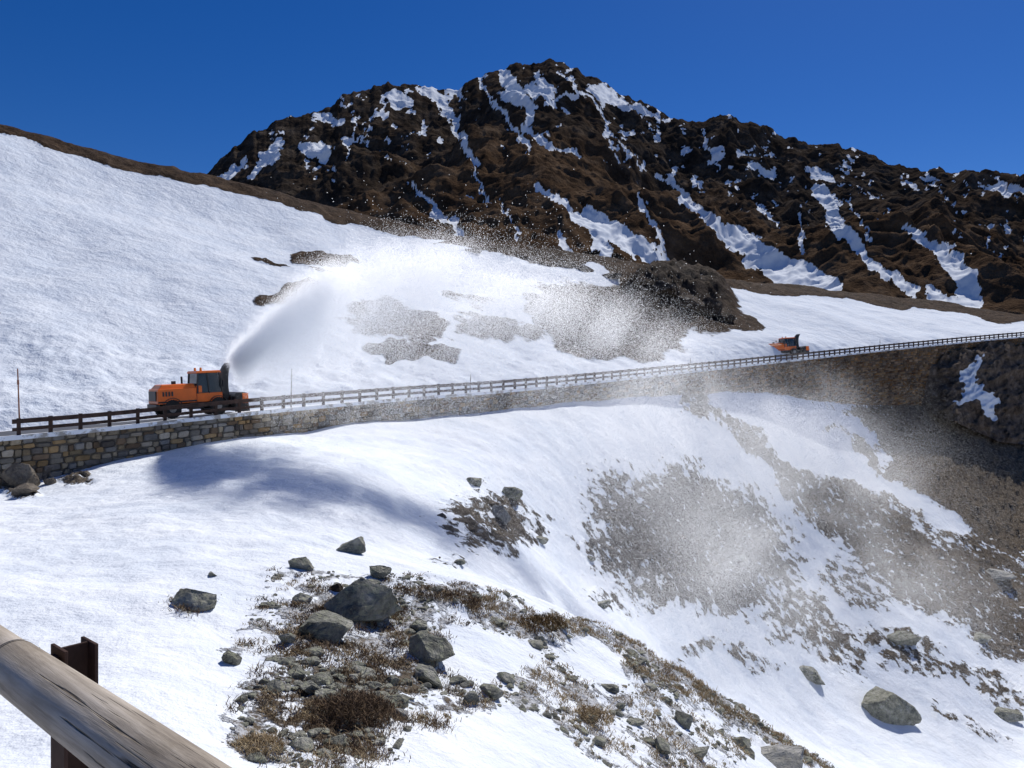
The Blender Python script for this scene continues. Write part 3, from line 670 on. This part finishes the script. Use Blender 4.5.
c0_=Vector((2.55*.87,0,3.5*.95));c0_.rotate(b1.rotation_euler.to_matrix());tip=l1+np.array(c0_[:])
ctr=np.array([tip,P(256,338,l1[1]-1.5),P(300,296,45.5),P(345,268,43),P(415,255,41),P(500,266,42),P(585,296,45),P(680,340,50)])
rad=np.array([.24,.8,1.3,1.8,2.3,2.7,2.8,2.9])
n=2900000
tt=r.uniform(0,1,n)**1.25*7
c_=pchip(np.arange(8),ctr,tt);rr=np.interp(tt,np.arange(8),rad)
pos=c_+r.normal(size=(n,3))*rr[:,None]*np.array([.5,.8,.32])
fall=r.exponential(1,n)*np.interp(tt,range(8),[.25,1.0,2.1,2.8,3.1,2.9,2.4,2.0]);pos[:,2]-=fall;pos[:,0]+=fall*.3
k_=fbm(pos[:,0]*.5-pos[:,2]*.3,pos[:,1]*.4,pos[:,2]*.25,o=5,seed=7)
keep=(r.uniform(0,1,n)<sm(.30,.62,k_)+.08)&(r.uniform(0,1,n)<np.interp(tt,[0,1,2,4.5,5.5,7],[.45,.9,1,.9,.55,.32]))
pos=pos[keep]
plume=bpy.data.objects.new('snow_spray',None);scene.collection.objects.link(plume)
o=flakes('fine_snow',pos,r.uniform(.0095,.019,len(pos)),1);o.parent=plume
n=3000;tt=r.uniform(0,7,n);c_=pchip(np.arange(8),ctr,tt);rr=np.interp(tt,np.arange(8),rad)
pos=c_+r.normal(size=(n,3))*rr[:,None]*np.array([1.3,1,.8]);o=flakes('snow_clumps',pos,r.uniform(.014,.035,n),2);o.parent=plume
wt=np.zeros_like(LX)
for a in [(690,470,110,90,35,1.0),(670,560,80,60,0,.8),(800,560,110,70,40,.6),(760,440,110,50,35,.9),(620,420,90,25,0,.3),(880,600,110,60,40,.4),(720,600,80,60,40,.6),(860,490,80,50,30,.22)]:
    q=(np.cos(math.radians(a[4]))*(LPX-a[0])+np.sin(math.radians(a[4]))*(LPY-a[1]))/a[2];q2=(-np.sin(math.radians(a[4]))*(LPX-a[0])+np.cos(math.radians(a[4]))*(LPY-a[1]))/a[3]
    wt+=a[5]*np.exp(-(q*q+q2*q2)*1.1)
wt*=(LS>5.4)
n=4600000
pos,_=sample(wt,n,seed=11);u=r.uniform(0,1,n)
pos[:,1]-=u*9;pos[:,2]+=u*3.5+r.exponential(1.2,n)*.8;pos[:,:2]+=r.normal(size=(n,2))*1.0
k_=fbm((pos[:,0]-pos[:,1]*.5)*.13,(pos[:,0]+pos[:,1])*.04+pos[:,2]*.08,pos[:,2]*.12,o=3,seed=17)
keep=r.uniform(0,1,n)<sm(.28,.68,k_)*.8+.1;pos=pos[keep]
o=flakes('drifting_snow',pos,r.uniform(.010,.018,len(pos)),3);o.parent=plume
# ---------------------------------------------------------------- foreground log fence
fn=bpy.data.objects.new('log_fence',None);scene.collection.objects.link(fn)
N=NT('weathered_log');N.world=False
mp=N.new('ShaderNodeMapping');mp.inputs['Scale'].default_value=(1.0,14,14);N.ln(N.obj(),mp.inputs[0])
st=N.noise(1.5,6,.75,mp.outputs[0],.3)
mp2=N.new('ShaderNodeMapping');mp2.inputs['Scale'].default_value=(.9,34,34);N.ln(N.obj(),mp2.inputs[0])
cr_=N.noise(1.6,3,.6,mp2.outputs[0],.1)
crack=N.ramp(cr_,[(.35,(0,0,0)),(.40,(1,1,1))])
c0=N.ramp(st,[(.3,(.20,.17,.14)),(.5,(.44,.385,.32)),(.7,(.62,.56,.49))])
blot=N.ramp(N.noise(2.5,5,.6),[(.35,(.68,.65,.6)),(.65,(1,1,1))])
c0=N.mix(1.0,c0,blot,'MULTIPLY')
N.ln(N.mix(crack,(.08,.065,.05),c0),N.b.inputs['Base Color']);N.b.inputs['Roughness'].default_value=.85;N.b.inputs['Specular IOR Level'].default_value=.25
N.ln(N.bump(N.math('ADD',N.math('MULTIPLY',st,.5),crack),.9,.007),N.b.inputs['Normal']);m_log=N.m
p0=P(0,656,2.2);p1=np.array([-.70,1.53,-.80]);dv=(p1-p0);dv/=np.linalg.norm(dv)
def log(a,b,r0,r1,name):
    a=Vector(a);b=Vector(b);L=(b-a).length;nl,ns=120,64
    xs=np.linspace(0,L,nl)[:,None];an=np.linspace(0,2*np.pi,ns,endpoint=False)[None]
    rr=r0+(r1-r0)*xs/L;rr=rr*(1+.03*(fbm(xs*1.5+0*an,np.cos(an)*1.2+3+0*xs,np.sin(an)*1.2+3+0*xs,o=3,seed=2)-.5)+.008*np.sin(an*5+xs*.7))
    V=np.stack([xs+0*an,rr*np.cos(an),rr*np.sin(an)],-1).reshape(-1,3)
    i=np.arange(nl*ns).reshape(nl,ns);j=np.roll(i,-1,1)
    f=np.stack([i[:-1],i[1:],j[1:],j[:-1]],-1).reshape(-1,4)
    o=mesh_np(name,V,f,m_log,True,parent=fn)
    q=(b-a).to_track_quat('X','Z');o.location=a;o.rotation_mode='QUATERNION';o.rotation_quaternion=q
pA=p0-dv*2.2;pB=p0+dv*2.4
joint=p0+dv*.10
log(pA,joint,.068,.066,'rail_log_1');log(joint+dv*.006,pB,.070,.072,'rail_log_2')
def strap(b):
    q=Vector(dv).to_track_quat('Z','Y').to_matrix().to_4x4()
    bmesh.ops.create_cone(b,cap_ends=False,segments=48,radius1=.0735,radius2=.0735,depth=.006,matrix=Matrix.Translation(Vector(joint+dv*.02))@q)
part('strap',strap,m_bk,fn,0)
m_cor=plain('dark_stained_post',(.055,.03,.022),.8,.5,6,.4,bd=.004,spec=.2)
pdir=dv.copy();pdir[2]=0;pdir/=np.linalg.norm(pdir);pn=np.array([-pdir[1],pdir[0],0]); 
if pn[1]<0: pn=-pn
def post(b,s):
    c0=p0+dv*s+pn*.125
    w_,d_,t_=.052,.045,.010
    def bb(u0,u1,v0_,v1_,z0,z1):
        pts=[]
        for zz in(z0,z1):
            for u_,v_ in((u0,v0_),(u1,v0_),(u1,v1_),(u0,v1_)): pts.append(tuple(c0+pdir*u_+pn*v_+np.array([0,0,zz])))
        hexa(b,pts)
    bb(-w_,w_,-d_,-d_+t_,-1.3,.05);bb(-w_,w_,d_-t_,d_,-1.3,.05);bb(-t_/2,t_/2,-d_+t_+.0005,d_-t_-.0005,-1.3,.048)
    bb(-.02,.02,-d_-.02,-d_-.0005,-.02,.03)
for j,s_ in enumerate((.21,-1.7,2.2)): part('post_%d'%(j+1),lambda b:post(b,s_),m_cor,fn,.002)
# ---------------------------------------------------------------- light
sun=bpy.data.lights.new('sun','SUN');sun.energy=4.2;sun.angle=math.radians(.5);sun.color=(1,.965,.91)
so=bpy.data.objects.new('sun',sun);scene.collection.objects.link(so);so.rotation_euler=SUN.to_track_quat('Z','Y').to_euler()
w=bpy.data.worlds.new('World');scene.world=w;w.use_nodes=True;nt=w.node_tree
sk=nt.nodes.new('ShaderNodeTexSky');sk.sky_type='NISHITA';sk.sun_disc=False;sk.sun_elevation=el;sk.sun_rotation=az;sk.altitude=2400;sk.air_density=1.0;sk.dust_density=.6;sk.ozone_density=4
hs=nt.nodes.new('ShaderNodeHueSaturation');hs.inputs['Saturation'].default_value=1.34;hs.inputs['Value'].default_value=.80;hs.inputs['Hue'].default_value=.514
nt.links.new(sk.outputs[0],hs.inputs['Color']);nt.links.new(hs.outputs[0],nt.nodes['Background'].inputs[0]);nt.nodes['Background'].inputs[1].default_value=.1
cam=bpy.data.cameras.new('camera');cam.sensor_width=36;cam.lens=F/1024*36;cam.clip_end=30000;cam.clip_start=.05
co=bpy.data.objects.new('camera',cam);scene.collection.objects.link(co);co.rotation_euler=(math.radians(90),0,0);scene.camera=co
scene.view_settings.view_transform='Standard';scene.view_settings.look='None';scene.view_settings.exposure=0
